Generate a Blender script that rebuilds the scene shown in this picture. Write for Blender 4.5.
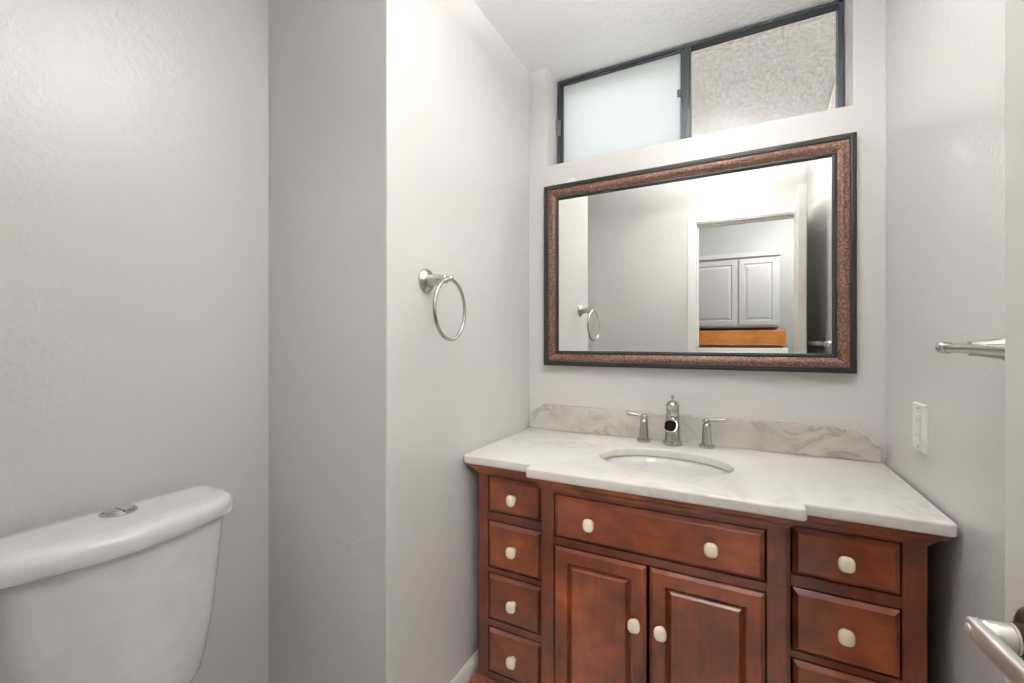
import bpy, bmesh, math, random
from mathutils import Vector, Matrix
from math import sin, cos, pi

for o in list(bpy.data.objects):
    bpy.data.objects.remove(o, do_unlink=True)
SC = bpy.context.scene
COL = SC.collection

# ------------------------------------------------------------------ camera
cam_data = bpy.data.cameras.new('camera')
cam = bpy.data.objects.new('camera', cam_data)
COL.objects.link(cam)
cam_data.sensor_fit = 'HORIZONTAL'
cam_data.sensor_width = 36.0
cam_data.lens = 434.5 * 36.0 / 1024.0
cam_data.clip_start = 0.02
cam.location = (0.0, 0.0, 1.248)
cam.rotation_euler = (pi / 2, 0.0, 0.4766)
SC.camera = cam

# ------------------------------------------------------------------ light and exposure
SKY_STRENGTH = 6.8
BOWL_GLASS = 8.0
BOWL_BULB = 230.0
HALL_FILL = 66.0  # added hall globe that fills the bathroom through the doorway
HALL_FILL_DIM = 6.0
world = bpy.data.worlds.new('overcast_sky')
SC.world = world
world.use_nodes = True
bg = world.node_tree.nodes['Background']
bg.inputs[0].default_value = (0.90, 0.96, 1.0, 1)
bg.inputs[1].default_value = SKY_STRENGTH

SC.view_settings.view_transform = 'Standard'
SC.view_settings.look = 'None'
SC.view_settings.exposure = 0.50
SC.view_settings.gamma = 1.0
SC.view_settings.use_curve_mapping = False

# ------------------------------------------------------------------ materials
def new_mat(name):
    m = bpy.data.materials.new(name)
    m.use_nodes = True
    nt = m.node_tree
    return m, nt, nt.nodes['Principled BSDF']

def setp(b, **k):
    for a, v in k.items():
        b.inputs[a.replace('_', ' ')].default_value = v

def rgb(c): return (c[0], c[1], c[2], 1.0)

def node(nt, t, **k):
    n = nt.nodes.new(t)
    for a, v in k.items():
        setattr(n, a, v)
    return n

def coords(nt, scale=(1, 1, 1)):
    tc = node(nt, 'ShaderNodeTexCoord')
    mp = node(nt, 'ShaderNodeMapping')
    mp.inputs['Scale'].default_value = scale
    nt.links.new(tc.outputs['Object'], mp.inputs['Vector'])
    return mp.outputs['Vector']

def noise(nt, vec, scale, detail=4.0, rough=0.55, dist=0.0):
    n = node(nt, 'ShaderNodeTexNoise')
    n.inputs['Scale'].default_value = scale
    n.inputs['Detail'].default_value = detail
    n.inputs['Roughness'].default_value = rough
    n.inputs['Distortion'].default_value = dist
    nt.links.new(vec, n.inputs['Vector'])
    return n.outputs['Fac']

def ramp(nt, fac, stops):
    r = node(nt, 'ShaderNodeValToRGB')
    el = r.color_ramp.elements
    el[0].position, el[0].color = stops[0][0], rgb(stops[0][1])
    el[1].position, el[1].color = stops[-1][0], rgb(stops[-1][1])
    for p, c in stops[1:-1]:
        e = el.new(p); e.color = rgb(c)
    nt.links.new(fac, r.inputs['Fac'])
    return r.outputs['Color']

def bump(nt, b, height, strength, distance):
    n = node(nt, 'ShaderNodeBump')
    n.inputs['Strength'].default_value = strength
    n.inputs['Distance'].default_value = distance
    nt.links.new(height, n.inputs['Height'])
    nt.links.new(n.outputs['Normal'], b.inputs['Normal'])

def mixc(nt, fac, a, c, mode='MIX'):
    n = node(nt, 'ShaderNodeMix', data_type='RGBA', blend_type=mode)
    for i, v in ((0, fac), (6, a), (7, c)):
        if hasattr(v, 'is_linked') or hasattr(v, 'links'):
            nt.links.new(v, n.inputs[i])
        elif i == 0:
            n.inputs[0].default_value = v
        else:
            n.inputs[i].default_value = rgb(v)
    return n.outputs[2]

def paint_mat(name, col, rough, bs=110, strength=0.25, dist=0.0015):
    m, nt, b = new_mat(name)
    v = coords(nt)
    setp(b, Base_Color=rgb(col), Roughness=rough)
    big = noise(nt, v, 9.0, 2.0)
    fine = noise(nt, v, bs, 3.0)
    ad = node(nt, 'ShaderNodeMath', operation='MULTIPLY_ADD')
    nt.links.new(big, ad.inputs[0]); ad.inputs[1].default_value = 0.9
    nt.links.new(fine, ad.inputs[2])
    bump(nt, b, ad.outputs[0], strength, dist)
    return m

M = {}
M['wall'] = paint_mat('wall_paint', (0.68, 0.665, 0.645), 0.27, 85, 0.42, 0.0022)
M['ceiling'] = paint_mat('ceiling_paint', (0.93, 0.93, 0.925), 0.6, 60, 0.55, 0.004)
M['trim'] = paint_mat('trim_paint', (0.80, 0.785, 0.76), 0.35, 40, 0.05, 0.001)
M['door'] = paint_mat('door_paint', (0.72, 0.69, 0.655), 0.38, 60, 0.05, 0.001)
M['cab_paint'] = paint_mat('dimmed_white_cabinet_paint', (0.40, 0.40, 0.395), 0.4, 40, 0.05, 0.001)  # white cabinet paint greyed, the hall's dimness put into its colour
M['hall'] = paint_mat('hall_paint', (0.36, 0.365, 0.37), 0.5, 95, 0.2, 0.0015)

def tile_mat():
    m, nt, b = new_mat('floor_tile')
    v = coords(nt)
    br = node(nt, 'ShaderNodeTexBrick', offset=0.0)
    br.inputs['Scale'].default_value = 1.0
    br.inputs['Brick Width'].default_value = 0.305
    br.inputs['Row Height'].default_value = 0.305
    br.inputs['Mortar Size'].default_value = 0.003
    br.inputs['Color1'].default_value = (0.74, 0.70, 0.65, 1)
    br.inputs['Color2'].default_value = (0.78, 0.74, 0.69, 1)
    br.inputs['Mortar'].default_value = (0.38, 0.35, 0.31, 1)
    nt.links.new(v, br.inputs['Vector'])
    nt.links.new(br.outputs['Color'], b.inputs['Base Color'])
    setp(b, Roughness=0.4)
    return m
M['floor'] = tile_mat()

def wood_mat(name, dark, mid, light, rough=0.32, grain=(26, 26, 2.2), coat=0.7):
    m, nt, b = new_mat(name)
    v = coords(nt)
    vg = coords(nt, grain)
    blot = noise(nt, v, 7.0, 3.0, 0.6, 0.4)
    c1 = ramp(nt, blot, [(0.28, dark), (0.52, mid), (0.78, light)])
    g = noise(nt, vg, 2.6, 5.0, 0.65, 0.3)
    gr = ramp(nt, g, [(0.25, (0.62, 0.58, 0.55)), (0.7, (1.08, 1.08, 1.08))])
    c = mixc(nt, 0.75, c1, gr, 'MULTIPLY')
    nt.links.new(c, b.inputs['Base Color'])
    setp(b, Roughness=rough, Coat_Weight=coat, Coat_Roughness=0.12)
    bump(nt, b, g, 0.06, 0.001)
    return m
M['cherry'] = wood_mat('cherry_wood', (0.125, 0.026, 0.011), (0.27, 0.056, 0.019), (0.49, 0.125, 0.030))
M['cherry_wide'] = wood_mat('cherry_wood_across', (0.125, 0.026, 0.011), (0.285, 0.059, 0.019), (0.51, 0.132, 0.032), grain=(2.2, 26, 26))
M['cherry_frame'] = wood_mat('cherry_wood_frame', (0.105, 0.023, 0.012), (0.20, 0.043, 0.019), (0.32, 0.080, 0.028))
M['orange_wood'] = wood_mat('orange_wood', (0.40, 0.13, 0.02), (0.52, 0.19, 0.03), (0.62, 0.25, 0.05), 0.4, (2.2, 26, 26))

def marble_mat(name, base, vein, warm, amount, scale):
    m, nt, b = new_mat(name)
    v = coords(nt, (1.0, 1.0, 1.4))
    n1 = noise(nt, v, scale, 6.0, 0.6, 1.2)
    ab = node(nt, 'ShaderNodeMath', operation='SUBTRACT'); ab.inputs[1].default_value = 0.5
    nt.links.new(n1, ab.inputs[0])
    a2 = node(nt, 'ShaderNodeMath', operation='ABSOLUTE'); nt.links.new(ab.outputs[0], a2.inputs[0])
    line = ramp(nt, a2.outputs[0], [(0.0, (1, 1, 1)), (0.05, (0.25, 0.25, 0.25)), (0.13, (0, 0, 0))])
    n2 = noise(nt, v, scale * 0.55, 3.0, 0.5, 0.5)
    mask = ramp(nt, n2, [(0.42, (0, 0, 0)), (0.62, (1, 1, 1))])
    f = mixc(nt, 1.0, line, mask, 'MULTIPLY')
    sc = node(nt, 'ShaderNodeMath', operation='MULTIPLY'); sc.inputs[1].default_value = amount
    nt.links.new(f, sc.inputs[0])
    n3 = noise(nt, v, scale * 0.9, 4.0, 0.6, 0.6)
    bc = ramp(nt, n3, [(0.35, base), (0.72, warm)])
    c = mixc(nt, sc.outputs[0], bc, vein)
    nt.links.new(c, b.inputs['Base Color'])
    setp(b, Roughness=0.22)
    return m
M['marble'] = marble_mat('white_marble', (0.83, 0.795, 0.755), (0.42, 0.38, 0.35), (0.79, 0.75, 0.705), 0.32, 4.5)
M['marble_splash'] = marble_mat('veined_marble', (0.66, 0.625, 0.585), (0.26, 0.205, 0.165), (0.52, 0.47, 0.42), 0.6, 6.5)

def plain(name, col, rough=0.4, metal=0.0, coat=0.0):
    m, nt, b = new_mat(name)
    v = coords(nt)
    n = noise(nt, v, 14.0, 2.0)
    lo = tuple(x * 0.96 for x in col); hi = tuple(min(1.0, x * 1.04) for x in col)
    nt.links.new(ramp(nt, n, [(0.3, lo), (0.7, hi)]), b.inputs['Base Color'])
    setp(b, Roughness=rough, Metallic=metal, Coat_Weight=coat)
    return m
M['nickel'] = plain('brushed_nickel', (0.51, 0.48, 0.445), 0.24, 1.0)
M['satin'] = plain('satin_nickel', (0.70, 0.675, 0.64), 0.42, 0.75)
M['dark_metal'] = plain('dark_brown_metal', (0.10, 0.05, 0.035), 0.3, 0.6)  # dark brown metal for the door rosette
M['chrome'] = plain('chrome', (0.60, 0.61, 0.61), 0.12, 1.0)
M['porcelain'] = plain('white_porcelain', (0.80, 0.79, 0.775), 0.16, 0.0, 0.3)
M['spout_shade'] = plain('spout_inner_shade', (0.010, 0.009, 0.008), 0.9)  # black stands in for the shade inside the open spout
M['spout_shade'].node_tree.nodes['Principled BSDF'].inputs['Specular IOR Level'].default_value = 0.1
M['plastic'] = plain('white_plastic', (0.78, 0.77, 0.74), 0.35)
M['slot'] = plain('slot_grey', (0.30, 0.29, 0.28), 0.5)
M['black_frame'] = plain('black_lacquer', (0.018, 0.020, 0.022), 0.38)
M['bronze'] = plain('dark_bronze_aluminium', (0.060, 0.068, 0.080), 0.38, 0.3)
M['worn'] = plain('worn_aluminium', (0.30, 0.31, 0.32), 0.45, 0.4)

def copper_mat():
    m, nt, b = new_mat('hammered_copper_brown')
    v = coords(nt)
    n = noise(nt, v, 150.0, 3.0, 0.7)
    n2 = noise(nt, v, 18.0, 2.0)
    c = ramp(nt, n, [(0.36, (0.030, 0.015, 0.010)), (0.50, (0.13, 0.060, 0.038)), (0.64, (0.30, 0.17, 0.12))])
    h2 = node(nt, 'ShaderNodeMath', operation='MULTIPLY'); h2.inputs[1].default_value = 0.5
    nt.links.new(n2, h2.inputs[0])
    c2 = mixc(nt, h2.outputs[0], c, (0.16, 0.075, 0.05))
    nt.links.new(c2, b.inputs['Base Color'])
    setp(b, Roughness=0.42, Metallic=0.25)
    bump(nt, b, n, 0.5, 0.0012)
    return m
M['copper'] = copper_mat()

def knob_mat():
    m, nt, b = new_mat('cream_ceramic')
    v = coords(nt, (1, 1, 0.35))
    n = noise(nt, v, 55.0, 3.0, 0.5, 0.6)
    nt.links.new(ramp(nt, n, [(0.3, (0.92, 0.74, 0.54)), (0.6, (0.94, 0.84, 0.69)), (0.8, (0.86, 0.65, 0.45))]), b.inputs['Base Color'])
    setp(b, Roughness=0.18)
    return m
M['knob'] = knob_mat()

def mirror_mat():
    m, nt, b = new_mat('silvered_glass')
    setp(b, Base_Color=(0.90, 0.915, 0.90, 1), Metallic=1.0, Roughness=0.0)
    return m
M['mirror'] = mirror_mat()

def frosted_mat():
    m, nt, b = new_mat('frosted_glass')
    out = nt.nodes['Material Output']
    tr = node(nt, 'ShaderNodeBsdfTranslucent'); tr.inputs['Color'].default_value = (0.93, 0.97, 0.97, 1)
    gl = node(nt, 'ShaderNodeBsdfGlossy'); gl.inputs['Roughness'].default_value = 0.35
    gl.inputs['Color'].default_value = (0.9, 0.9, 0.9, 1)
    mx = node(nt, 'ShaderNodeMixShader'); mx.inputs[0].default_value = 0.06
    nt.links.new(tr.outputs[0], mx.inputs[1]); nt.links.new(gl.outputs[0], mx.inputs[2])
    nt.links.new(mx.outputs[0], out.inputs['Surface'])
    return m
M['frosted'] = frosted_mat()

def clear_mat():
    m, nt, b = new_mat('clear_glass')
    out = nt.nodes['Material Output']
    tr = node(nt, 'ShaderNodeBsdfTransparent'); tr.inputs['Color'].default_value = (0.94, 0.95, 0.945, 1)
    gl = node(nt, 'ShaderNodeBsdfGlossy'); gl.inputs['Roughness'].default_value = 0.0
    mx = node(nt, 'ShaderNodeMixShader'); mx.inputs[0].default_value = 0.06
    nt.links.new(tr.outputs[0], mx.inputs[1]); nt.links.new(gl.outputs[0], mx.inputs[2])
    nt.links.new(mx.outputs[0], out.inputs['Surface'])
    return m
M['clear'] = clear_mat()

def stucco_mat():
    m, nt, b = new_mat('beige_stucco')
    v = coords(nt)
    n = noise(nt, v, 50.0, 4.0, 0.7)
    n2 = noise(nt, v, 2.5, 3.0)
    c = ramp(nt, n, [(0.38, (0.036, 0.027, 0.021)), (0.50, (0.070, 0.056, 0.046)), (0.62, (0.108, 0.089, 0.076))])
    c2 = mixc(nt, n2, c, (0.078, 0.062, 0.051))
    c3 = mixc(nt, 0.6, c2, c)
    nt.links.new(c3, b.inputs['Base Color'])
    setp(b, Roughness=0.9)
    bump(nt, b, n, 0.25, 0.003)
    return m
M['stucco'] = stucco_mat()
M['stucco_smooth'] = paint_mat('smooth_stucco', (0.112, 0.088, 0.072), 0.9, 60, 0.5, 0.004)

def lamp_mat(name, strength, col):
    m, nt, b = new_mat(name)
    setp(b, Base_Color=(0.9, 0.9, 0.88, 1), Roughness=0.4, Emission_Color=rgb(col), Emission_Strength=strength)
    return m
M['bowl_glass'] = lamp_mat('lit_lamp_glass', BOWL_GLASS, (1.0, 0.985, 0.965))
M['bulb'] = lamp_mat('lit_bulb_ring', BOWL_BULB, (1.0, 0.985, 0.965))
M['hall_fill_dim'] = lamp_mat('lit_hall_fill_glass_dim', HALL_FILL_DIM, (1.0, 0.97, 0.93))
M['hall_fill'] = lamp_mat('lit_hall_fill_glass', HALL_FILL, (1.0, 0.97, 0.93))

# ------------------------------------------------------------------ helpers
def wloc(o):
    v = Vector((0, 0, 0))
    while o is not None:
        v += o.location
        o = o.parent
    return v

def link(name, bm, mat, parent=None, smooth=None, base=None):
    """bm in world coordinates -> one object; smooth = auto-smooth angle in degrees"""
    off = wloc(parent) if parent else Vector(base or (0, 0, 0))
    bmesh.ops.remove_doubles(bm, verts=bm.verts, dist=1e-6)
    bmesh.ops.recalc_face_normals(bm, faces=bm.faces)
    bmesh.ops.translate(bm, verts=bm.verts, vec=-off)
    if smooth is not None:
        lim = math.radians(smooth)
        for f in bm.faces: f.smooth = True
        for e in bm.edges:
            e.smooth = len(e.link_faces) == 2 and e.calc_face_angle(0) < lim
    me = bpy.data.meshes.new(name)
    bm.to_mesh(me); bm.free()
    for mm in (mat if isinstance(mat, (list, tuple)) else [mat]):
        me.materials.append(mm)
    o = bpy.data.objects.new(name, me)
    COL.objects.link(o)
    if parent: o.parent = parent
    else: o.location = off
    return o

def thing(name, label, cat, loc, group=None):
    o = bpy.data.objects.new(name, None)
    COL.objects.link(o)
    o.empty_display_size = 0.05
    o.location = loc
    o['label'] = label; o['category'] = cat
    if group: o['group'] = group
    return o

def tag(o, label, cat, group=None):
    o['label'] = label; o['category'] = cat
    if group: o['group'] = group
    return o

def struct(o, label=None, cat=None):
    o['kind'] = 'structure'
    if label: o['label'] = label
    if cat: o['category'] = cat
    return o

def add_box(bm, x0, x1, y0, y1, z0, z1, bev=0.0, seg=2, xf=None):
    t = bmesh.new()
    vs = [t.verts.new(p) for p in ((x0, y0, z0), (x1, y0, z0), (x1, y1, z0), (x0, y1, z0),
                                   (x0, y0, z1), (x1, y0, z1), (x1, y1, z1), (x0, y1, z1))]
    for q in ((0, 3, 2, 1), (4, 5, 6, 7), (0, 1, 5, 4), (1, 2, 6, 5), (2, 3, 7, 6), (3, 0, 4, 7)):
        t.faces.new([vs[i] for i in q])
    if bev > 0:
        bmesh.ops.bevel(t, geom=list(t.edges), offset=bev, segments=seg, profile=0.5, affect='EDGES')
    merge(bm, t, xf)

def merge(bm, t, xf=None):
    mp = {}
    for v in t.verts:
        mp[v] = bm.verts.new(xf(v.co) if xf else v.co)
    for f in t.faces:
        try:
            nf = bm.faces.new([mp[v] for v in f.verts]); nf.material_index = f.material_index
        except ValueError:
            pass
    t.free()

def box(*a, **k):
    bm = bmesh.new(); add_box(bm, *a, **k); return bm

def frame_from(d):
    d = Vector(d).normalized()
    up = Vector((0, 0, 1)) if abs(d.z) < 0.9 else Vector((1, 0, 0))
    a = d.cross(up).normalized(); b = d.cross(a).normalized()
    return d, a, b

def add_lathe(bm, prof, origin, axis, n=40, cap=True):
    """prof = [(radius, distance along axis)]"""
    d, a, b = frame_from(axis)
    O = Vector(origin); rings = []
    for r, h in prof:
        if r < 1e-5:
            rings.append([bm.verts.new(O + d * h)])
        else:
            rings.append([bm.verts.new(O + d * h + a * (r * cos(2 * pi * i / n)) + b * (r * sin(2 * pi * i / n))) for i in range(n)])
    for p, q in zip(rings, rings[1:]):
        for i in range(n):
            j = (i + 1) % n
            if len(p) == 1 and len(q) == 1: continue
            if len(p) == 1: bm.faces.new((p[0], q[i], q[j]))
            elif len(q) == 1: bm.faces.new((p[i], p[j], q[0]))
            else: bm.faces.new((p[i], p[j], q[j], q[i]))
    if cap:
        if len(rings[0]) > 1: bm.faces.new(rings[0])
        if len(rings[-1]) > 1: bm.faces.new(rings[-1])

def lathe(*a, **k):
    bm = bmesh.new(); add_lathe(bm, *a, **k); return bm

def add_loft(bm, loops, cap=True):
    rings = [[bm.verts.new(p) for p in L] for L in loops]
    n = len(rings[0])
    for p, q in zip(rings, rings[1:]):
        for i in range(n):
            j = (i + 1) % n
            bm.faces.new((p[i], p[j], q[j], q[i]))
    if cap:
        bm.faces.new(rings[0]); bm.faces.new(rings[-1])

def add_torus(bm, c, R, r, axis, n=72, m=14):
    d, a, b = frame_from(axis); C = Vector(c); rings = []
    for i in range(n):
        t = 2 * pi * i / n; e = a * cos(t) + b * sin(t)
        rings.append([bm.verts.new(C + e * (R + r * cos(2 * pi * k / m)) + d * (r * sin(2 * pi * k / m))) for k in range(m)])
    for i in range(n):
        p, q = rings[i], rings[(i + 1) % n]
        for k in range(m):
            l = (k + 1) % m
            bm.faces.new((p[k], p[l], q[l], q[k]))

def rect_sweep(bm, x0, x1, z0, z1, prof, yback, closed=False):
    """mitred picture-frame moulding in the XZ plane; prof = [(inset from the outer edge, distance in front of yback)]"""
    loops = []
    for ins, out in prof:
        y = yback - out
        loops.append([(x0 + ins, y, z0 + ins), (x1 - ins, y, z0 + ins), (x1 - ins, y, z1 - ins), (x0 + ins, y, z1 - ins)])
    add_loft(bm, loops, cap=False)

def prism(bm, poly, axis, lo, hi, bev=0.0, seg=2):
    """poly: 2-D outline in the two other axes"""
    t = bmesh.new()
    def P(p, h):
        if axis == 'z': return (p[0], p[1], h)
        if axis == 'y': return (p[0], h, p[1])
        return (h, p[0], p[1])
    A = [t.verts.new(P(p, lo)) for p in poly]; B = [t.verts.new(P(p, hi)) for p in poly]
    t.faces.new(A); t.faces.new(B)
    for i in range(len(poly)):
        j = (i + 1) % len(poly)
        t.faces.new((A[i], A[j], B[j], B[i]))
    if bev:
        bmesh.ops.recalc_face_normals(t, faces=t.faces)
        es = [e for e in t.edges if e.calc_face_angle(0) > 0.6]
        bmesh.ops.bevel(t, geom=es, offset=bev, segments=seg, profile=0.5, affect='EDGES')
    merge(bm, t)

# ------------------------------------------------------------------ the room
XL, XR, D = -0.817, 0.416, 1.748        # towel-ring wall, right wall, mirror wall
XT, YJ = -1.311, 0.865                  # wall behind the toilet, end of its alcove
YR = 0.04                               # doorway wall
CZ = 2.44
WX0, WX1, WZ = -0.730, 0.334, 2.010     # window opening
OX0, OX1, OZ = -0.272, 0.392, 2.115     # rough doorway opening

struct(link('floor', box(-2.2, 1.6, -2.0, 1.915, -0.08, 0.0), M['floor']))
struct(link('ceiling', box(-2.2, 1.6, -2.0, 1.915, CZ, CZ + 0.08), M['ceiling']))

bm = bmesh.new()
add_box(bm, XL - 0.1, WX0, D, D + 0.165, 0, CZ)
add_box(bm, WX1, XR + 0.1, D, D + 0.165, 0, CZ)
add_box(bm, WX0, WX1, D, D + 0.165, 0, WZ)
struct(link('wall_back', bm, M['wall']))
struct(link('wall_right', box(XR, XR + 0.1, -0.08, D, 0, CZ), M['wall']))
bm = bmesh.new()
prism(bm, [(XL - 0.1, YJ + 0.1), (XL - 0.1, D), (XL, D), (XL, YJ + 0.004), (XL - 0.0012, YJ + 0.0012), (XL - 0.004, YJ), (XT - 0.1, YJ), (XT - 0.1, YJ + 0.1)], 'z', 0, CZ)
struct(link('wall_left', bm, M['wall']))
struct(link('wall_alcove', box(XT - 0.1, XT, -0.08, YJ, 0, CZ), M['wall']))
bm = bmesh.new()
add_box(bm, XT, OX0, YR - 0.12, YR, 0, CZ)
add_box(bm, OX1, XR, YR - 0.12, YR, 0, CZ)
add_box(bm, OX0, OX1, YR - 0.12, YR, OZ, CZ)
struct(link('wall_front', bm, M['wall']))

# doorway lining, stop and casing
bm = bmesh.new()
add_box(bm, OX0, -0.258, YR - 0.12, YR, 0, OZ - 0.014)
add_box(bm, 0.378, OX1, YR - 0.12, YR, 0, OZ - 0.014)
add_box(bm, OX0, OX1, YR - 0.12, YR, OZ - 0.014, OZ)
add_box(bm, -0.258, -0.248, YR - 0.09, YR - 0.05, 0, OZ - 0.014)
add_box(bm, 0.368, 0.378, YR - 0.09, YR - 0.05, 0, OZ - 0.014)
add_box(bm, -0.258, 0.378, YR - 0.09, YR - 0.05, OZ - 0.026, OZ - 0.014)
struct(link('trim_1', bm, M['trim']))
bm = bmesh.new()
add_box(bm, -0.318, -0.262, YR, YR + 0.010, 0, 2.165, 0.003)
add_box(bm, 0.382, 0.410, YR, YR + 0.010, 0, 2.165, 0.003)
add_box(bm, -0.262, 0.382, YR, YR + 0.010, 2.109, 2.165, 0.003)
struct(link('trim_2', bm, M['trim']))

def base_profile(s=1):  # (out, z)
    return [(0, 0), (0.016, 0), (0.016, 0.125), (0.013, 0.140), (0.009, 0.148), (0.004, 0.154), (0, 0.154)]
def baseboard(name, p0, p1, outv):
    bm = bmesh.new(); p0 = Vector(p0); p1 = Vector(p1); o = Vector(outv)
    add_loft(bm, [[p + o * a + Vector((0, 0, z)) for a, z in base_profile()] for p in (p0, p1)])
    struct(link(name, bm, M['trim']))
baseboard('baseboard_left', (XL, YJ - 0.016, 0), (XL, 1.6, 0), (1, 0, 0))
baseboard('baseboard_alcove', (XT, 0.06, 0), (XT, YJ, 0), (1, 0, 0))
baseboard('baseboard_back', (XT + 0.016, YJ, 0), (XL, YJ, 0), (0, -1, 0))
baseboard('baseboard_right', (XR, 0.06, 0), (XR, 1.2, 0), (-1, 0, 0))

# hallway beyond the doorway (seen in the mirror)
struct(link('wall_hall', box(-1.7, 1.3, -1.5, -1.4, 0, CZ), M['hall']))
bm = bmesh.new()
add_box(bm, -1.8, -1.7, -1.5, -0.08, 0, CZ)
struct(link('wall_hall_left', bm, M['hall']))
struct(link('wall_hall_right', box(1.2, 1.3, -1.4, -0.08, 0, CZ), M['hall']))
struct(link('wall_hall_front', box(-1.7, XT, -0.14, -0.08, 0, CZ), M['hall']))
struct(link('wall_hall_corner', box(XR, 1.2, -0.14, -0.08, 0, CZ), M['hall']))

# outside the window: the neighbouring stucco wall and its sloping crack
struct(link('wall_outside', box(-4.5, 4.5, 3.1, 3.3, -0.5, 4.6), M['stucco']))
bm = bmesh.new()
prism(bm, [(0.510, 2.763), (0.463, 2.578), (0.44, 2.30), (0.95, 2.30), (0.95, 2.763)], 'y', 3.078, 3.1, 0.004, 2)
struct(link('trim_3', bm, M['stucco_smooth']))
struct(link('ground_outside', box(-4.5, 4.5, 1.93, 3.1, -0.5, -0.3), M['stucco']))

# ------------------------------------------------------------------ window
YG = 1.872
bm = bmesh.new()
def fbar(bm, x0, x1, z0, z1, y0=YG - 0.012, y1=YG + 0.032): add_box(bm, x0, x1, y0, y1, z0, z1, 0.0015, 1)
fx0, fx1, fz0, fz1 = WX0 + 0.004, WX1 - 0.004, WZ + 0.004, CZ - 0.006
fbar(bm, fx0, fx0 + 0.013, fz0, fz1); fbar(bm, fx1 - 0.016, fx1, fz0, fz1)
fbar(bm, fx0, fx1, fz1 - 0.010, fz1); fbar(bm, fx0, fx1, fz0, fz0 + 0.03)
wf = link('window_1', bm, M['bronze'])
struct(wf)
XM = -0.178
bm = bmesh.new()
add_box(bm, fx0 + 0.013, fx0 + 0.024, YG - 0.004, YG + 0.014, fz0 + 0.03, fz1 - 0.010, 0.001, 1)
add_box(bm, XM - 0.022, XM - 0.002, YG - 0.006, YG + 0.014, fz0 + 0.03, fz1 - 0.010, 0.001, 1)
add_box(bm, fx0 + 0.024, XM - 0.022, YG - 0.004, YG + 0.014, fz1 - 0.019, fz1 - 0.010, 0.001, 1)
add_box(bm, fx0 + 0.024, XM - 0.022, YG - 0.004, YG + 0.014, fz0 + 0.03, fz0 + 0.045, 0.001, 1)
sash = link('sliding_sash', bm, M['bronze'], wf)
link('frosted_pane', box(fx0 + 0.022, XM - 0.018, YG + 0.004, YG + 0.009, fz0 + 0.04, fz1 - 0.016), M['frosted'], sash)['label'] = 'frosted pane'
link('sash_latch', box(XM - 0.034, XM - 0.020, YG - 0.012, YG - 0.002, 2.235, 2.262, 0.002), M['bronze'], sash)
bm = bmesh.new()
add_box(bm, XM - 0.004, XM + 0.016, YG - 0.012, YG + 0.034, fz0 + 0.03, fz1 - 0.010, 0.001, 1)
link('meeting_rail', bm, M['bronze'], wf)
link('clear_pane', box(XM + 0.014, fx1 - 0.014, YG + 0.022, YG + 0.026, fz0 + 0.028, fz1 - 0.008), M['clear'], wf)['label'] = 'clear pane'
link('track_catch', box(fx0 - 0.002, fx0 + 0.016, YG - 0.018, YG - 0.010, 2.185, 2.255, 0.002), M['worn'], wf)

# ------------------------------------------------------------------ vanity
VX0, VX1 = -0.774, 0.369
CX0, CX1 = -0.524, 0.1055
YS, YC = 1.253, 1.208          # side and centre frame faces
YB = 1.742
vanity = thing('vanity_cabinet', 'reddish cherry wood vanity cabinet with two doors between small drawers, under the marble top', 'cabinet', (-0.205, 1.46, 0))

def step_outline(o, yb=YB, r=0.0):
    """outline of the cabinet grown outwards by o"""
    return [(VX0 - o, yb), (VX0 - o, YS - o), (CX0 - o, YS - o), (CX0 - o, YC - o), (CX1 + o, YC - o), (CX1 + o, YS - o), (VX1 + o, YS - o), (VX1 + o, yb)]
bm = bmesh.new()
LD = [(0.685, 0.797), (0.500, 0.650), (0.328, 0.476), (0.152, 0.298)]
LX, RX = (-0.733, -0.542), (0.122, 0.323)
DRX, DRZ = (-0.479, 0.060), (0.671, 0.792)
DZ = (0.150, 0.642)
FT = 0.02                       # face-frame thickness
def face_frame(x0, x1, y, openings, z0=0.10, z1=0.838):
    """stiles and rails around the openings [(xa, xb, za, zb)] (one column each)"""
    cols = sorted(set((a, b) for a, b, _, _ in openings))
    xs = [x0] + [v for c in cols for v in c] + [x1]
    for i in range(0, len(xs), 2):
        add_box(bm, xs[i], xs[i + 1], y, y + FT, z0, z1, 0.0015, 1)
    for c in cols:
        zs = sorted([(za, zb) for a, b, za, zb in openings if (a, b) == c])
        prev = z0
        for za, zb in zs:
            add_box(bm, c[0], c[1], y + 0.0005, y + FT, prev, za); prev = zb
        add_box(bm, c[0], c[1], y + 0.0005, y + FT, prev, z1)
g = 0.0042
op = lambda X, zs: [(X[0] - g, X[1] + g, a - g, b + g) for a, b in zs]
face_frame(VX0, CX0 + 0.002, YS, op(LX, LD))
face_frame(CX1 - 0.002, VX1, YS, op(RX, LD))
face_frame(CX0, CX1, YC, [(DRX[0] - g, DRX[1] + g, DRZ[0] - g, DRZ[1] + g), (DRX[0] - g, DRX[1] + g, DZ[0] - g, DZ[1] + g)])
# sides, returns of the centre bay, back, bottom
add_box(bm, VX0, VX0 + 0.018, YS + 0.0005, YB, 0.02, 0.838)
add_box(bm, VX1 - 0.018, VX1, YS + 0.0005, YB, 0.02, 0.838)
add_box(bm, CX0 + 0.0005, CX0 + 0.018, YC + FT, YB - 0.02, 0.10, 0.838)
add_box(bm, CX1 - 0.018, CX1 - 0.0005, YC + FT, YB - 0.02, 0.10, 0.838)
add_box(bm, VX0 + 0.018, VX1 - 0.018, YB - 0.012, YB, 0.02, 0.838)
add_box(bm, VX0 + 0.018, VX1 - 0.018, YS + FT, YB - 0.012, 0.10, 0.118)
add_box(bm, CX0 + 0.018, CX1 - 0.018, YC + FT, YS + FT, 0.10, 0.118)
carcass = link('carcass', bm, M['cherry_frame'], vanity)

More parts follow.
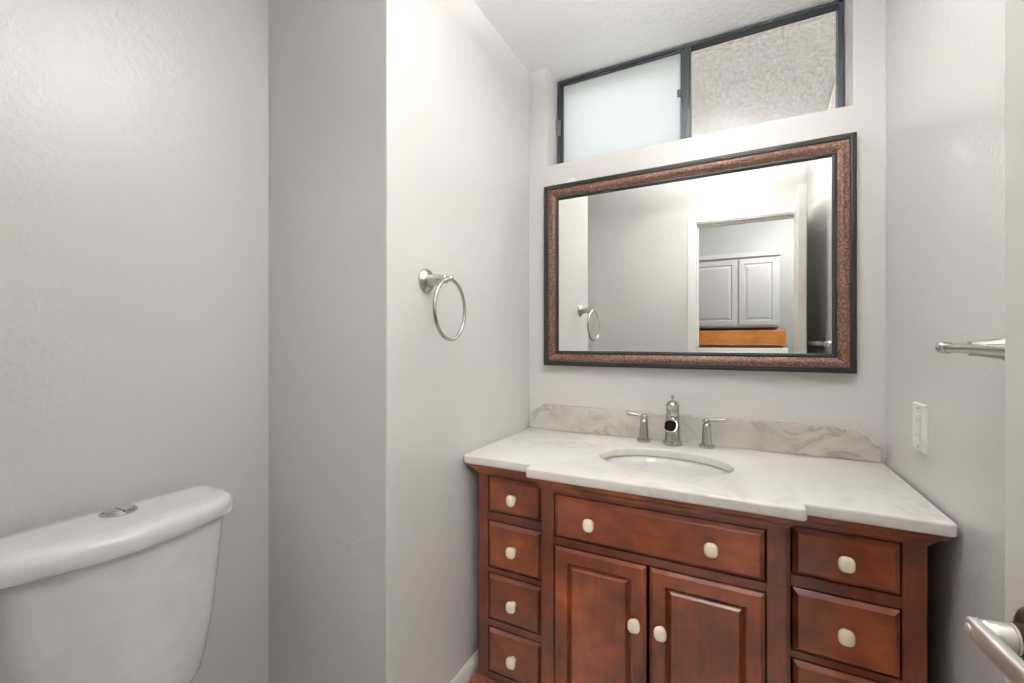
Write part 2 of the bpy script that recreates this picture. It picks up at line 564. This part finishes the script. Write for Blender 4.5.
def step_moulding(name, prof):
    bm = bmesh.new()
    loops = [[(x, y, z) for x, y in step_outline(o)] for o, z in prof]
    add_loft(bm, loops, cap=False)
    # close the back and the underside/top with thin returns
    lo = [(x, y, prof[0][1]) for x, y in step_outline(prof[0][0] )]
    inner0 = [(x, y, prof[0][1]) for x, y in step_outline(-0.004)]
    inner1 = [(x, y, prof[-1][1]) for x, y in step_outline(-0.004)]
    outer1 = [(x, y, prof[-1][1]) for x, y in step_outline(prof[-1][0])]
    for A, B in ((lo, inner0), (outer1, inner1)):
        for i in range(7):
            bm.faces.new([bm.verts.new(p) for p in (A[i], A[i + 1], B[i + 1], B[i])])
    return link(name, bm, M['cherry_wide'], vanity)
step_moulding('crown_moulding', [(0.000, 0.806), (0.004, 0.806), (0.005, 0.811), (0.008, 0.813), (0.010, 0.818), (0.015, 0.823), (0.021, 0.826), (0.023, 0.829), (0.026, 0.830), (0.027, 0.838)])
step_moulding('base_moulding', [(0.026, 0.0), (0.026, 0.098), (0.022, 0.102), (0.021, 0.110), (0.012, 0.117), (0.008, 0.125), (0.004, 0.128), (0.000, 0.128)])

def superloop(cx, cz, a, b, n=36, p=2.6):
    L = []
    for i in range(n):
        t = 2 * pi * i / n
        c, s = cos(t), sin(t)
        L.append((cx + a * math.copysign(abs(c) ** (2 / p), c), cz + b * math.copysign(abs(s) ** (2 / p), s)))
    return L
def add_knob(parent, x, z, y):
    """ivory pillow knob on a short neck"""
    bm = bmesh.new()
    add_lathe(bm, [(0.0105, 0.0), (0.0105, 0.0015), (0.0075, 0.004), (0.0065, 0.010), (0.0085, 0.0135)], (x, y, z), (0, -1, 0), 24)
    nk = [(0.35, 0.010), (0.72, 0.0115), (0.93, 0.0145), (1.0, 0.0185), (0.96, 0.0225), (0.82, 0.0258), (0.55, 0.0278), (0.25, 0.0286)]
    add_loft(bm, [[(px, y - d, pz) for px, pz in superloop(x, z, 0.0165 * s, 0.0185 * s)] for s, d in nk])
    return link('knob', bm, M['knob'], parent, 50)

def drawer(x0, x1, z0, z1, yface, knobs, depth=0.34):
    yf = yface - 0.009
    bm = bmesh.new()
    rect_sweep(bm, x0, x1, z0, z1, [(0, -0.012), (0, -0.0005), (0.0015, 0.0005), (0.0100, 0.0085), (0.0112, 0.009)], yface)
    i = 0.0112
    bm.faces.new([bm.verts.new(p) for p in ((x0 + i, yf, z0 + i), (x1 - i, yf, z0 + i), (x1 - i, yf, z1 - i), (x0 + i, yf, z1 - i))])
    # drawer box behind the front
    add_box(bm, x0 + 0.012, x1 - 0.012, yface + 0.012, yface + depth, z0 + 0.01, z1 - 0.02)
    o = link('drawer', bm, M['cherry_wide'], vanity)
    for kx in knobs:
        add_knob(o, kx, (z0 + z1) / 2, yf)
    return o
for X in (LX, RX):
    for a, b in LD:
        drawer(X[0], X[1], a, b, YS, [(X[0] + X[1]) / 2])
drawer(DRX[0], DRX[1], DRZ[0], DRZ[1], YC, [-0.369, -0.056], 0.05)

def cab_door(x0, x1, knob_x):
    z0, z1 = DZ
    yf = YC - 0.009
    bm = bmesh.new()
    prof = [(0, -0.012), (0, 0.002), (0.0010, 0.0028), (0.0018, 0.0028), (0.0078, 0.0085), (0.0095, 0.009), (0.038, 0.009),
            (0.040, 0.0085), (0.0415, 0.004), (0.0425, 0.0022), (0.0450, -0.0014), (0.0458, -0.0012), (0.0552, 0.0096), (0.0566, 0.0102)]
    rect_sweep(bm, x0, x1, z0, z1, prof, YC)
    i = 0.0566
    bm.faces.new([bm.verts.new(p) for p in ((x0 + i, YC - 0.0102, z0 + i), (x1 - i, YC - 0.0102, z0 + i), (x1 - i, YC - 0.0102, z1 - i), (x0 + i, YC - 0.0102, z1 - i))])
    add_box(bm, x0, x1, YC + 0.0119, YC + 0.014, z0, z1)
    o = link('cabinet_door', bm, M['cherry'], vanity)
    add_knob(o, knob_x, 0.487, yf)
cab_door(DRX[0], -0.2155, -0.2435)
cab_door(-0.2065, DRX[1] + 0.001, -0.176)

# ------------------------------------------------------------------ counter, splash, basin
SX, SY, SA, SB = -0.208, 1.454, 0.200, 0.145
def counter_bm():
    bm = bmesh.new()
    def corner(cx, cy, r, a0, a1, n=5):
        return [(cx + r * cos(a0 + (a1 - a0) * i / n), cy + r * sin(a0 + (a1 - a0) * i / n)) for i in range(n + 1)]
    x0, x1, yf, yc, yb = -0.8120, 0.409, 1.217, 1.172, 1.7475
    n1, n2 = -0.562, 0.143
    r = 0.010
    out = [(x0, yb), (x0, yf + 0.004), (x0 + 0.004, yf)]
    out += [(n1 - 0.004, yf), (n1, yf - 0.004)] + corner(n1 + r, yc + r, r, pi, 1.5 * pi)
    out += corner(n2 - r, yc + r, r, 1.5 * pi, 2 * pi) + [(n2, yf - 0.004), (n2 + 0.004, yf)]
    out += corner(x1 - 0.014, yf + 0.014, 0.014, 1.5 * pi, 2 * pi) + [(x1, yb)]
    hole = [(SX + SA * cos(2 * pi * i / 72), SY + SB * sin(2 * pi * i / 72)) for i in range(72)]
    zt, zb = 0.870, 0.8405
    e = []
    for L in (out, hole):
        vs = [bm.verts.new((x, y, zt)) for x, y in L]
        for i in range(len(vs)): e.append(bm.edges.new((vs[i], vs[(i + 1) % len(vs)])))
    bmesh.ops.triangle_fill(bm, use_beauty=True, use_dissolve=False, edges=e)
    top = list(bm.faces)
    ex = bmesh.ops.extrude_face_region(bm, geom=top)
    nv = [v for v in ex['geom'] if isinstance(v, bmesh.types.BMVert)]
    bmesh.ops.translate(bm, verts=nv, vec=(0, 0, zb - zt))
    bmesh.ops.recalc_face_normals(bm, faces=bm.faces)
    ed = [q for q in bm.edges if len(q.link_faces) == 2 and abs(q.verts[0].co.z - q.verts[1].co.z) < 1e-6 and q.calc_face_angle(0) > 1.0]
    bmesh.ops.bevel(bm, geom=ed, offset=0.006, segments=4, profile=0.5, affect='EDGES')
    return bm
tag(link('countertop', counter_bm(), M['marble'], None, 35, (SX, SY, 0.8405)),
    'white marble vanity countertop with stepped front edge and oval sink cutout', 'countertop')

bm = bmesh.new()
prism(bm, [(-0.806, 0.8705), (0.4015, 0.8705), (0.4015, 0.918), (0.392, 0.9215), (0.380, 0.932), (0.368, 0.949), (0.354, 0.961), (0.337, 0.967), (0.322, 0.970), (-0.740, 0.977), (-0.800, 0.936), (-0.806, 0.928)], 'y', 1.728, 1.747, 0.0022, 2)
tag(link('backsplash', bm, M['marble_splash'], None, None, (-0.2, 1.737, 0.8705)),
    'grey veined marble backsplash with clipped corners standing behind the faucet', 'backsplash')

sink = thing('sink', 'white oval undermount sink basin set into the marble countertop', 'sink', (SX, SY, 0.70))
bm = bmesh.new()
loops = []
def ell(a, b, z, n=64): return [(SX + a * cos(2 * pi * i / n), SY + b * sin(2 * pi * i / n), z) for i in range(n)]
inner = [(1.06, 0.8395), (1.03, 0.836), (1.0, 0.815), (0.95, 0.78), (0.86, 0.745), (0.70, 0.715), (0.48, 0.70), (0.2, 0.695), (0.09, 0.694)]
outer = [(0.09, 0.684), (0.50, 0.688), (0.74, 0.703), (0.91, 0.738), (1.0, 0.776), (1.05, 0.815), (1.14, 0.832), (1.14, 0.8395)]
loops = [ell(SA * k, SB * k, z) for k, z in outer] + [ell(SA * k, SB * k, z) for k, z in inner]
add_loft(bm, loops, cap=False)
link('basin', bm, M['porcelain'], sink, 50)
link('drain', lathe([(0.0, 0.0), (0.021, 0.0), (0.0225, 0.002), (0.021, 0.004), (0.012, 0.003), (0.0, 0.003)], (SX, SY, 0.6925), (0, 0, 1), 32, False), M['nickel'], sink, 40)

# ------------------------------------------------------------------ faucet
FX, FY, FZ = -0.208, 1.687, 0.8702
faucet = thing('faucet', 'brushed nickel widespread faucet with two lever handles behind the sink', 'faucet', (FX, FY, FZ))
bm = lathe([(0.034, 0.0), (0.0345, 0.003), (0.0345, 0.010), (0.032, 0.013), (0.0285, 0.015), (0.0275, 0.020), (0.0265, 0.024), (0.0255, 0.05), (0.0240, 0.095), (0.0235, 0.105), (0.0245, 0.107), (0.0245, 0.110), (0.0232, 0.112),
            (0.0228, 0.140), (0.0235, 0.142), (0.0235, 0.145), (0.0215, 0.149), (0.017, 0.156), (0.010, 0.160), (0.006, 0.162)], (FX, FY, FZ), (0, 0, 1), 40)
body = link('spout_body', bm, M['nickel'], faucet, 35)
bm = lathe([(0.0055, 0.0), (0.0035, 0.003), (0.0032, 0.007), (0.0048, 0.011), (0.0062, 0.016), (0.0062, 0.018), (0.004, 0.019)], (FX, FY, FZ + 0.161), (0, 0, 1), 20)
link('lift_knob', bm, M['nickel'], faucet, 40)
# trough spout: short open channel leaning forward and down
bm = bmesh.new()
def trough(t, k, inner):
    """cross-section loop at distance t in front of the body axis; k scale"""
    y = FY - t; zc = FZ + 0.092 - 0.20 * t
    w, h = (0.0215 * k, 0.0185 * k) if not inner else (0.0215 * k - 0.0022, 0.0185 * k - 0.0022)
    return [(FX + px, y, zc + pz) for px, pz in superloop(0, 0, w, h, 32, 2.8)]
def cut(L, s):  # slope the mouth so that the open end faces up and forward
    zc = sum(p[2] for p in L) / len(L)
    return [(x, y + (z - zc) * s, z) for x, y, z in L]
L = [trough(0.010, 1.0, False), trough(0.030, 1.0, False), cut(trough(0.062, 1.05, False), 0.75), cut(trough(0.0625, 1.05, True), 0.75), trough(0.030, 0.98, True)]
add_loft(bm, L)
spout = link('spout', bm, M['nickel'], faucet, 40)
bm = bmesh.new()
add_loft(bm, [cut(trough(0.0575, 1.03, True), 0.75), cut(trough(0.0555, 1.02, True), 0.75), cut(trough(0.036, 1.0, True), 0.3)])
o = link('spout_mouth', bm, M['spout_shade'], spout, 40); o['label'] = 'inner shade of the spout as a black plug'

def handle(x, y, s):
    bm = lathe([(0.0255, 0.0), (0.026, 0.003), (0.026, 0.009), (0.0225, 0.012), (0.0175, 0.014), (0.0168, 0.018), (0.0158, 0.040), (0.0138, 0.072), (0.0138, 0.075), (0.0145, 0.077), (0.0145, 0.081), (0.0115, 0.085), (0.009, 0.087), (0.009, 0.090)], (x, y, FZ), (0, 0, 1), 36)
    h = link('handle_base', bm, M['nickel'], faucet, 35)
    bm = bmesh.new()
    zc = FZ + 0.096
    add_lathe(bm, [(0.0, -0.0095), (0.007, -0.008), (0.0115, -0.003), (0.0115, 0.003), (0.008, 0.007), (0.0, 0.0095)], (x, y, zc), (0, 0, 1), 24, False)
    # flared paddle lever and short stub on the far side
    st = [(-0.017, 0.0042, 0.0042), (-0.013, 0.0050, 0.0050), (-0.006, 0.0036, 0.0036), (0.006, 0.0040, 0.0038), (0.020, 0.0046, 0.0050), (0.038, 0.0062, 0.0066), (0.052, 0.0072, 0.0076), (0.060, 0.0066, 0.0070), (0.0655, 0.0036, 0.0040)]
    add_loft(bm, [[(x + s * u, y + a * cos(2 * pi * i / 20), zc + 0.10 * max(u, 0) + b * sin(2 * pi * i / 20)) for i in range(20)] for u, a, b in st])
    link('lever', bm, M['nickel'], h, 50)
handle(-0.310, 1.688, -1)
handle(-0.094, 1.694, 1)

# ------------------------------------------------------------------ mirror
MX0, MX1, MZ0, MZ1 = -0.735, 0.339, 1.146, 1.912
mirror = thing('mirror', 'large rectangular wall mirror in black and copper brown frame above the vanity', 'mirror', ((MX0 + MX1) / 2, D - 0.001, MZ0))
yb = D - 0.001
bm = bmesh.new()
rect_sweep(bm, MX0, MX1, MZ0, MZ1, [(0.008, 0.0), (0.0, 0.0), (0.0, 0.026), (0.0015, 0.030), (0.005, 0.0325), (0.009, 0.0325), (0.0105, 0.0305), (0.0125, 0.0305), (0.0165, 0.0300), (0.0185, 0.0265), (0.0188, 0.020)], yb)
link('outer_frame', bm, M['black_frame'], mirror)['label'] = 'black outer frame'
bm = bmesh.new()
rect_sweep(bm, MX0, MX1, MZ0, MZ1, [(0.0180, 0.020), (0.0186, 0.0255), (0.024, 0.0262), (0.032, 0.0235), (0.042, 0.0185), (0.0505, 0.0150), (0.0510, 0.010)], yb)
link('frame_band', bm, M['copper'], mirror, 30)['label'] = 'mottled copper brown band'
bm = bmesh.new()
rect_sweep(bm, MX0, MX1, MZ0, MZ1, [(0.0495, 0.010), (0.0500, 0.0165), (0.0520, 0.0185), (0.0560, 0.0185), (0.0575, 0.0160), (0.0615, 0.0150), (0.0630, 0.0120), (0.0630, 0.006)], yb)
link('inner_rim', bm, M['black_frame'], mirror)['label'] = 'black inner rim'
bm = bmesh.new()
rect_sweep(bm, MX0 + 0.060, MX1 - 0.060, MZ0 + 0.060, MZ1 - 0.060, [(0.0, 0.0), (0.0, 0.01045), (0.025, 0.0104)], yb)
i = 0.085
bm.faces.new([bm.verts.new(p) for p in ((MX0 + i, yb - 0.0104, MZ0 + i), (MX1 - i, yb - 0.0104, MZ0 + i), (MX1 - i, yb - 0.0104, MZ1 - i), (MX0 + i, yb - 0.0104, MZ1 - i))])
link('glass', bm, M['mirror'], mirror)['label'] = 'bevelled mirror glass'
bm = bmesh.new()
add_loft(bm, [[(-0.616 + a * cos(pi * k / 12), yb - d, MZ1 - 0.002 + 0.026 * sin(pi * k / 12)) for k in range(13)] for a, d in ((0.024, 0.0), (0.024, 0.010))])
link('hanging_clip', bm, M['plastic'], mirror)['label'] = 'small white clip peeking over the frame'

# ------------------------------------------------------------------ towel ring
TY, TZ = 1.026, 1.428
ring = thing('towel_ring', 'round brushed nickel towel ring mounted on the left wall', 'towel ring', (XL, TY, TZ))
bm = lathe([(0.0345, 0.0), (0.0350, 0.004), (0.0335, 0.007), (0.028, 0.010), (0.0265, 0.013), (0.0225, 0.016), (0.0185, 0.018), (0.0175, 0.021), (0.0160, 0.040), (0.0125, 0.062), (0.0120, 0.066), (0.0130, 0.068), (0.0130, 0.074), (0.0095, 0.077)], (XL, TY, TZ), (1, 0, 0), 40)
link('wall_post', bm, M['nickel'], ring, 35)
bm = lathe([(0.0, -0.0125), (0.006, -0.011), (0.0085, -0.006), (0.0085, 0.006), (0.006, 0.011), (0.0, 0.0125)], (XL + 0.085, TY, TZ), (1, 0, 0), 24, False)
link('ring_holder', bm, M['nickel'], ring, 50)
bm = bmesh.new()
add_torus(bm, (XL + 0.086, TY + 0.004, TZ - 0.088), 0.0865, 0.0052, (0.995, 0.10, 0))
link('ring', bm, M['nickel'], ring, 60)

# ------------------------------------------------------------------ towel bar on the right wall
BX, BZ = XR - 0.062, 1.236
bar = thing('towel_bar', 'brushed nickel towel bar on the right wall, partly behind the open door', 'towel bar', (XR, 0.9, BZ))
bm = lathe([(0.0085, 0.0), (0.0085, 0.47)], (BX, 0.630, BZ), (0, 1, 0), 28)
link('rail', bm, M['nickel'], bar, 40)
for y in (0.660, 1.030):
    bm = lathe([(0.031, 0.0), (0.0315, 0.003), (0.030, 0.006), (0.025, 0.010), (0.0205, 0.014), (0.0178, 0.020), (0.0135, 0.048), (0.0125, 0.058), (0.0080, 0.060)], (XR, y, BZ), (-1, 0, 0), 36)
    link('bracket', bm, M['nickel'], bar, 35)
for y, s in ((1.098, 1), (0.632, -1)):
    bm = lathe([(0.0085, 0.0), (0.0105, 0.001), (0.0105, 0.0045), (0.0085, 0.006), (0.0088, 0.012), (0.0110, 0.017), (0.0112, 0.026), (0.0085, 0.031), (0.0, 0.033)], (BX, y, BZ), (0, s, 0), 28, False)
    link('end_cap', bm, M['nickel'], bar, 40)

# ------------------------------------------------------------------ wall plate
PY, PZ = 1.452, 1.031
plate = thing('wall_plate', 'white rectangular wall plate on the right wall above the countertop end', 'wall plate', (XR, PY, PZ))
bm = bmesh.new()
rect = lambda h, w, x: [(x, PY - w, PZ - h), (x, PY + w, PZ - h), (x, PY + w, PZ + h), (x, PY - w, PZ + h)]
add_loft(bm, [rect(0.0600, 0.043, XR - 0.0002), rect(0.0600, 0.043, XR - 0.003), rect(0.0575, 0.0405, XR - 0.0062), rect(0.034, 0.0175, XR - 0.0066), rect(0.034, 0.0175, XR - 0.0045)])
link('cover', bm, M['plastic'], plate)
ins = link('insert', box(XR - 0.0085, XR - 0.004, PY - 0.0165, PY + 0.0165, PZ - 0.033, PZ + 0.033, 0.0015), M['plastic'], plate)
for dz in (0.019, -0.019):
    bm = bmesh.new()
    add_box(bm, XR - 0.0088, XR - 0.008, PY + 0.004, PY + 0.006, PZ + dz - 0.004, PZ + dz + 0.004)
    add_box(bm, XR - 0.0088, XR - 0.008, PY - 0.006, PY - 0.004, PZ + dz - 0.003, PZ + dz + 0.003)
    link('socket_slots', bm, M['slot'], ins)
for dz in (0.0485, -0.0485):
    link('screw', lathe([(0.0032, 0.0), (0.0032, 0.0006), (0.0022, 0.0012), (0.0, 0.0014)], (XR - 0.0062, PY, PZ + dz), (-1, 0, 0), 16, False), M['slot'], plate, 40)

# ------------------------------------------------------------------ toilet against the alcove wall
TC = 0.440      # centre line
toilet = thing('toilet', 'white two piece toilet against the wall with dual flush tank lid', 'toilet', (-1.15, TC, 0))
def lid_loop(half, xb, xf, bow, rb, rf, z, n=8):
    """D plan: straight back at xb, bowed front; half = half length along y"""
    P = []
    def arc(cx, cy, r, a0, a1):
        for i in range(n + 1):
            a = a0 + (a1 - a0) * i / n
            P.append((cx + r * cos(a), cy + r * sin(a), z))
    arc(xb + rb, TC - half + rb, rb, 1.5 * pi, pi)
    arc(xb + rb, TC + half - rb, rb, pi, 0.5 * pi)
    arc(xf - rf, TC + half - rf, rf, 0.5 * pi, 0.12)
    for i in range(1, 24):
        t = 1 - 2 * i / 24
        P.append((xf + bow * (1 - t * t) - 0.0, TC + t * (half - rf * 0.9), z))
    arc(xf - rf, TC - half + rf, rf, -0.12, -0.5 * pi)
    return P
bm = bmesh.new()
LZ = 0.872
lp = [(-0.010, 0.829), (-0.002, 0.829), (0.0, 0.831), (0.0005, 0.852), (-0.001, 0.859), (-0.005, 0.8655), (-0.011, 0.8695), (-0.018, LZ), (-0.05, LZ + 0.0008)]
add_loft(bm, [lid_loop(0.220 + g_, -1.279 - g_, -1.088 + g_, 0.028, 0.030 + g_ * 0.5, 0.078 + g_ * 0.8, z) for g_, z in lp])
lid = link('tank_lid', bm, M['porcelain'], toilet, 45)
bm = bmesh.new()
tk = [(-0.095, 0.418, 0.030), (-0.072, 0.424, 0.022), (-0.053, 0.440, 0.014), (-0.041, 0.462, 0.010), (-0.033, 0.50, 0.007), (-0.019, 0.60, 0.004), (-0.007, 0.74, 0.0), (0.0, 0.829, 0.0)]
add_loft(bm, [lid_loop(0.202 + g_, -1.272 + ib, -1.098 + g_ * 0.55, 0.027, 0.028, 0.072, z) for g_, z, ib in tk])
link('tank', bm, M['porcelain'], toilet, 45)
# dual flush button: chrome bezel with two halves
BXc, BYc = -1.206, 0.452
bez = link('flush_button', lathe([(0.0325, -0.004), (0.0325, 0.003), (0.030, 0.0055), (0.0275, 0.0058), (0.026, 0.0035), (0.0, 0.0035)], (BXc, BYc, LZ + 0.0005), (0, 0, 1), 44, False), M['chrome'], lid, 35)
for s in (-1, 1):
    bm = bmesh.new()
    L = [[(BXc + r * cos(a), BYc + s * (0.0012 + r * sin(a)), LZ + z) for a in [pi * k / 18 for k in range(19)]] for r, z in ((0.0245, 0.0035), (0.0245, 0.006), (0.022, 0.0085))]
    add_loft(bm, L)
    link('button_half', bm, M['chrome'], lid, 35)
# bowl, pedestal, seat, cover below the picture's edge
bm = bmesh.new()
def egg(cx, a_f, a_b, b, z, n=48):
    P = []
    for i in range(n):
        t = 2 * pi * i / n
        P.append((cx + (a_f if cos(t) > 0 else a_b) * cos(t), TC + b * sin(t), z))
    return P
add_loft(bm, [egg(-0.93, 0.20, 0.32, 0.115, 0.0), egg(-0.93, 0.19, 0.31, 0.108, 0.04), egg(-0.93, 0.18, 0.30, 0.10, 0.16), egg(-0.91, 0.22, 0.31, 0.13, 0.27), egg(-0.88, 0.27, 0.35, 0.172, 0.36), egg(-0.875, 0.285, 0.375, 0.182, 0.40), egg(-0.875, 0.28, 0.375, 0.178, 0.417)])
link('bowl', bm, M['porcelain'], toilet, 50)
bm = bmesh.new()
add_loft(bm, [egg(-0.865, 0.283, 0.20, 0.184, 0.4175), egg(-0.865, 0.287, 0.203, 0.187, 0.424), egg(-0.865, 0.283, 0.20, 0.184, 0.433)])
link('seat', bm, M['porcelain'], toilet, 40)
bm = bmesh.new()
add_loft(bm, [egg(-0.865, 0.285, 0.202, 0.186, 0.4335), egg(-0.865, 0.287, 0.203, 0.187, 0.440), egg(-0.865, 0.275, 0.19, 0.175, 0.449), egg(-0.865, 0.15, 0.11, 0.10, 0.453)])
link('seat_cover', bm, M['porcelain'], toilet, 40)

# ------------------------------------------------------------------ the open door and its lever
P0 = Vector((0.340, 0.050, 0)); P1 = Vector((0.2905, 0.747, 0))
U = (P1 - P0).normalized(); N = Vector((U.y, -U.x, 0))      # along the leaf; towards the right wall
DL = (P1 - P0).length
dx = lambda c: P0 + U * c[0] + N * c[1] + Vector((0, 0, c[2]))
bm = bmesh.new()
add_box(bm, 0, DL, 0, 0.0355, 0.012, 2.075, 0.0015, 1, xf=dx)
door = link('door_1', bm, M['door'], None, None, dx((0, 0.02, 0.012)))
struct(door)
for hz in (0.25, 1.08, 1.86):
    bm = lathe([(0.006, 0.0), (0.006, 0.09)], dx((-0.006, 0.036, hz)), (0, 0, 1), 16)
    link('hinge', bm, M['trim'], door, 40)
bm = bmesh.new()
add_box(bm, DL - 0.0005, DL + 0.0012, 0.006, 0.030, 0.892, 0.950, xf=dx)
link('latch_plate', bm, M['nickel'], door)
HU, HZ = DL - 0.0725, 0.9235
bm = lathe([(0.034, 0.0), (0.0355, 0.002), (0.0355, 0.006)], dx((HU, 0, HZ)), -N, 48)
hnd = link('door_handle', bm, M['dark_metal'], door, 35)
hnd['label'] = 'satin nickel lever handle'
bm = lathe([(0.0355, 0.006), (0.034, 0.010), (0.030, 0.013), (0.022, 0.015), (0.0165, 0.016), (0.0165, 0.026)], dx((HU, 0, HZ)), -N, 48)
link('rosette', bm, M['dark_metal'], hnd, 35)
bm = lathe([(0.0140, 0.026), (0.0158, 0.0262), (0.0158, 0.0285), (0.0140, 0.0290), (0.0135, 0.050), (0.0115, 0.053)], dx((HU, 0, HZ)), -N, 40)
link('neck', bm, M['satin'], hnd, 35)
# flat bar lever running back towards the hinges
bm = bmesh.new()
sec = []
def lever_sec(u, n, h, t):
    L = []
    for k in range(24):
        a = 2 * pi * k / 24; c, s = cos(a), sin(a)
        L.append(dx((u, n + t * math.copysign(abs(c) ** 0.35, c), HZ + h * math.copysign(abs(s) ** 0.45, s))))
    return L
for u, n, h, t in ((0.0128, -0.0555, 0.0075, 0.0050), (0.011, -0.0555, 0.0105, 0.0065), (0.004, -0.0555, 0.0120, 0.0070), (-0.02, -0.0555, 0.0120, 0.0070), (-0.06, -0.0545, 0.0115, 0.0068), (-0.095, -0.0520, 0.0108, 0.0065), (-0.118, -0.0470, 0.0100, 0.0060), (-0.125, -0.0440, 0.0075, 0.0045)):
    sec.append(lever_sec(HU + u, n, h, t))
add_loft(bm, sec)
lev = link('lever', bm, M['satin'], hnd, 50)
bm = lathe([(0.0058, 0.0), (0.0058, 0.0016), (0.0045, 0.0026), (0.0, 0.0028)], dx((HU + 0.002, -0.0622, HZ)), -N, 24, False)
link('lock_button', bm, M['satin'], hnd, 40)

# ------------------------------------------------------------------ hallway cabinet, wooden board, shelf
cab = thing('wall_cabinet', 'white two door wall cabinet, shade in its colour, reflected through the doorway in the mirror', 'cabinet', (0.0, -1.22, 1.377))
bm = bmesh.new()
add_box(bm, -0.42, 0.345, -1.40, -1.07, 1.377, 2.02, 0.002, 1)
add_box(bm, -0.43, 0.355, -1.40, -1.045, 2.02, 2.062, 0.006, 2)
link('body', bm, M['cab_paint'], cab)
for x0, x1 in ((-0.40, 0.010), (0.020, 0.332)):
    bm = bmesh.new()
    rect_sweep(bm, x0, x1, 1.395, 2.005, [(0, 0.0), (0, 0.016), (0.003, 0.018), (0.045, 0.018), (0.048, 0.012), (0.054, 0.010), (0.075, 0.016)], 0)
    bm.faces.new([bm.verts.new(p) for p in ((x0 + .075, -0.016, 1.47), (x1 - .075, -0.016, 1.47), (x1 - .075, -0.016, 1.93), (x0 + .075, -0.016, 1.93))])
    for v in bm.verts: v.co.y = -1.07 - v.co.y
    link('cabinet_door', bm, M['cab_paint'], cab)
bm = bmesh.new()
add_box(bm, -0.50, 0.392, -1.40, -1.050, 1.225, 1.350, 0.002, 1)
add_box(bm, -0.50, 0.400, -1.40, -1.035, 1.212, 1.226, 0.003, 1)
tag(link('wooden_board', bm, M['orange_wood'], None, None, (-0.05, -1.2, 1.212)), 'orange brown wooden board under the white wall cabinet in the mirror', 'board')
bm = bmesh.new()
add_box(bm, -0.52, 0.405, -1.40, -1.03, 1.150, 1.200, 0.003, 1)
tag(link('hall_shelf', bm, M['trim'], None, None, (-0.05, -1.2, 1.150)), 'white shelf ledge below the orange brown wooden board in the mirror', 'shelf')

# ------------------------------------------------------------------ lamps; the hall globes are added fill
def globe_fill(name, label, x, y, r, drop, mat):
    """added hall fill light as a semi-flush globe: nickel canopy and stem, opal glass ball"""
    t = thing(name, label, 'lamp', (x, y, CZ))
    link('canopy', lathe([(0.060, 0.0), (0.062, 0.006), (0.055, 0.016), (0.020, 0.020), (0.014, 0.024), (0.012, drop - r), (0.030, drop - r), (0.034, drop - r + 0.010), (0.030, drop - r + 0.014)], (x, y, CZ - 0.0005), (0, 0, -1), 40), M['nickel'], t, 35)
    pr = [(r * sin(a), drop - r * cos(a)) for a in [pi * k / 16 for k in range(3, 16)]] + [(0.0, drop + r)]
    link('lamp_shade', lathe(pr, (x, y, CZ), (0, 0, -1), 40, False), mat, t, 60)
def bowl_lamp(name, label, x, y, r, drop):
    """semi-flush uplight: canopy, stem and an open opal bowl that throws most of its light on the ceiling"""
    t = thing(name, label, 'lamp', (x, y, CZ))
    link('canopy', lathe([(0.060, 0.0), (0.062, 0.006), (0.050, 0.016), (0.012, 0.020), (0.008, 0.024), (0.008, drop + 0.060), (0.016, drop + 0.064), (0.010, drop + 0.078)], (x, y, CZ - 0.0005), (0, 0, -1), 40), M['nickel'], t, 35)
    pr = [(r, drop), (r * 1.01, drop + 0.004), (r * 0.97, drop + 0.022), (r * 0.84, drop + 0.042), (r * 0.6, drop + 0.057), (r * 0.3, drop + 0.064), (0.0085, drop + 0.066)]
    pr += [(a - 0.004 if a > 0.02 else a, b - 0.005) for a, b in reversed(pr)]
    link('lamp_shade', lathe(pr + [pr[0]], (x, y, CZ), (0, 0, -1), 44, False), M['bowl_glass'], t, 60)
    bm = bmesh.new()
    add_torus(bm, (x, y, CZ - drop - 0.022), r * 0.62, 0.014, (0, 0, 1), 40, 12)
    link('bulb', bm, M['bulb'], t, 60)
bowl_lamp('ceiling_light', 'opal glass bowl ceiling light in the bathroom in front of the vanity', -0.06, 0.78, 0.17, 0.17)
globe_fill('ceiling_light', 'added unseen fill light, a round glass globe in the hallway on the hinge side', 0.54, -0.60, 0.10, 0.13, M['hall_fill'])  # added out of view to brighten the return wall and vanity front
globe_fill('ceiling_light', 'added unseen fill light, a round glass globe in the hallway on the latch side', -0.46, -0.66, 0.10, 0.13, M['hall_fill_dim'])  # weaker added fill, aimed past the jamb at the vanity's right part
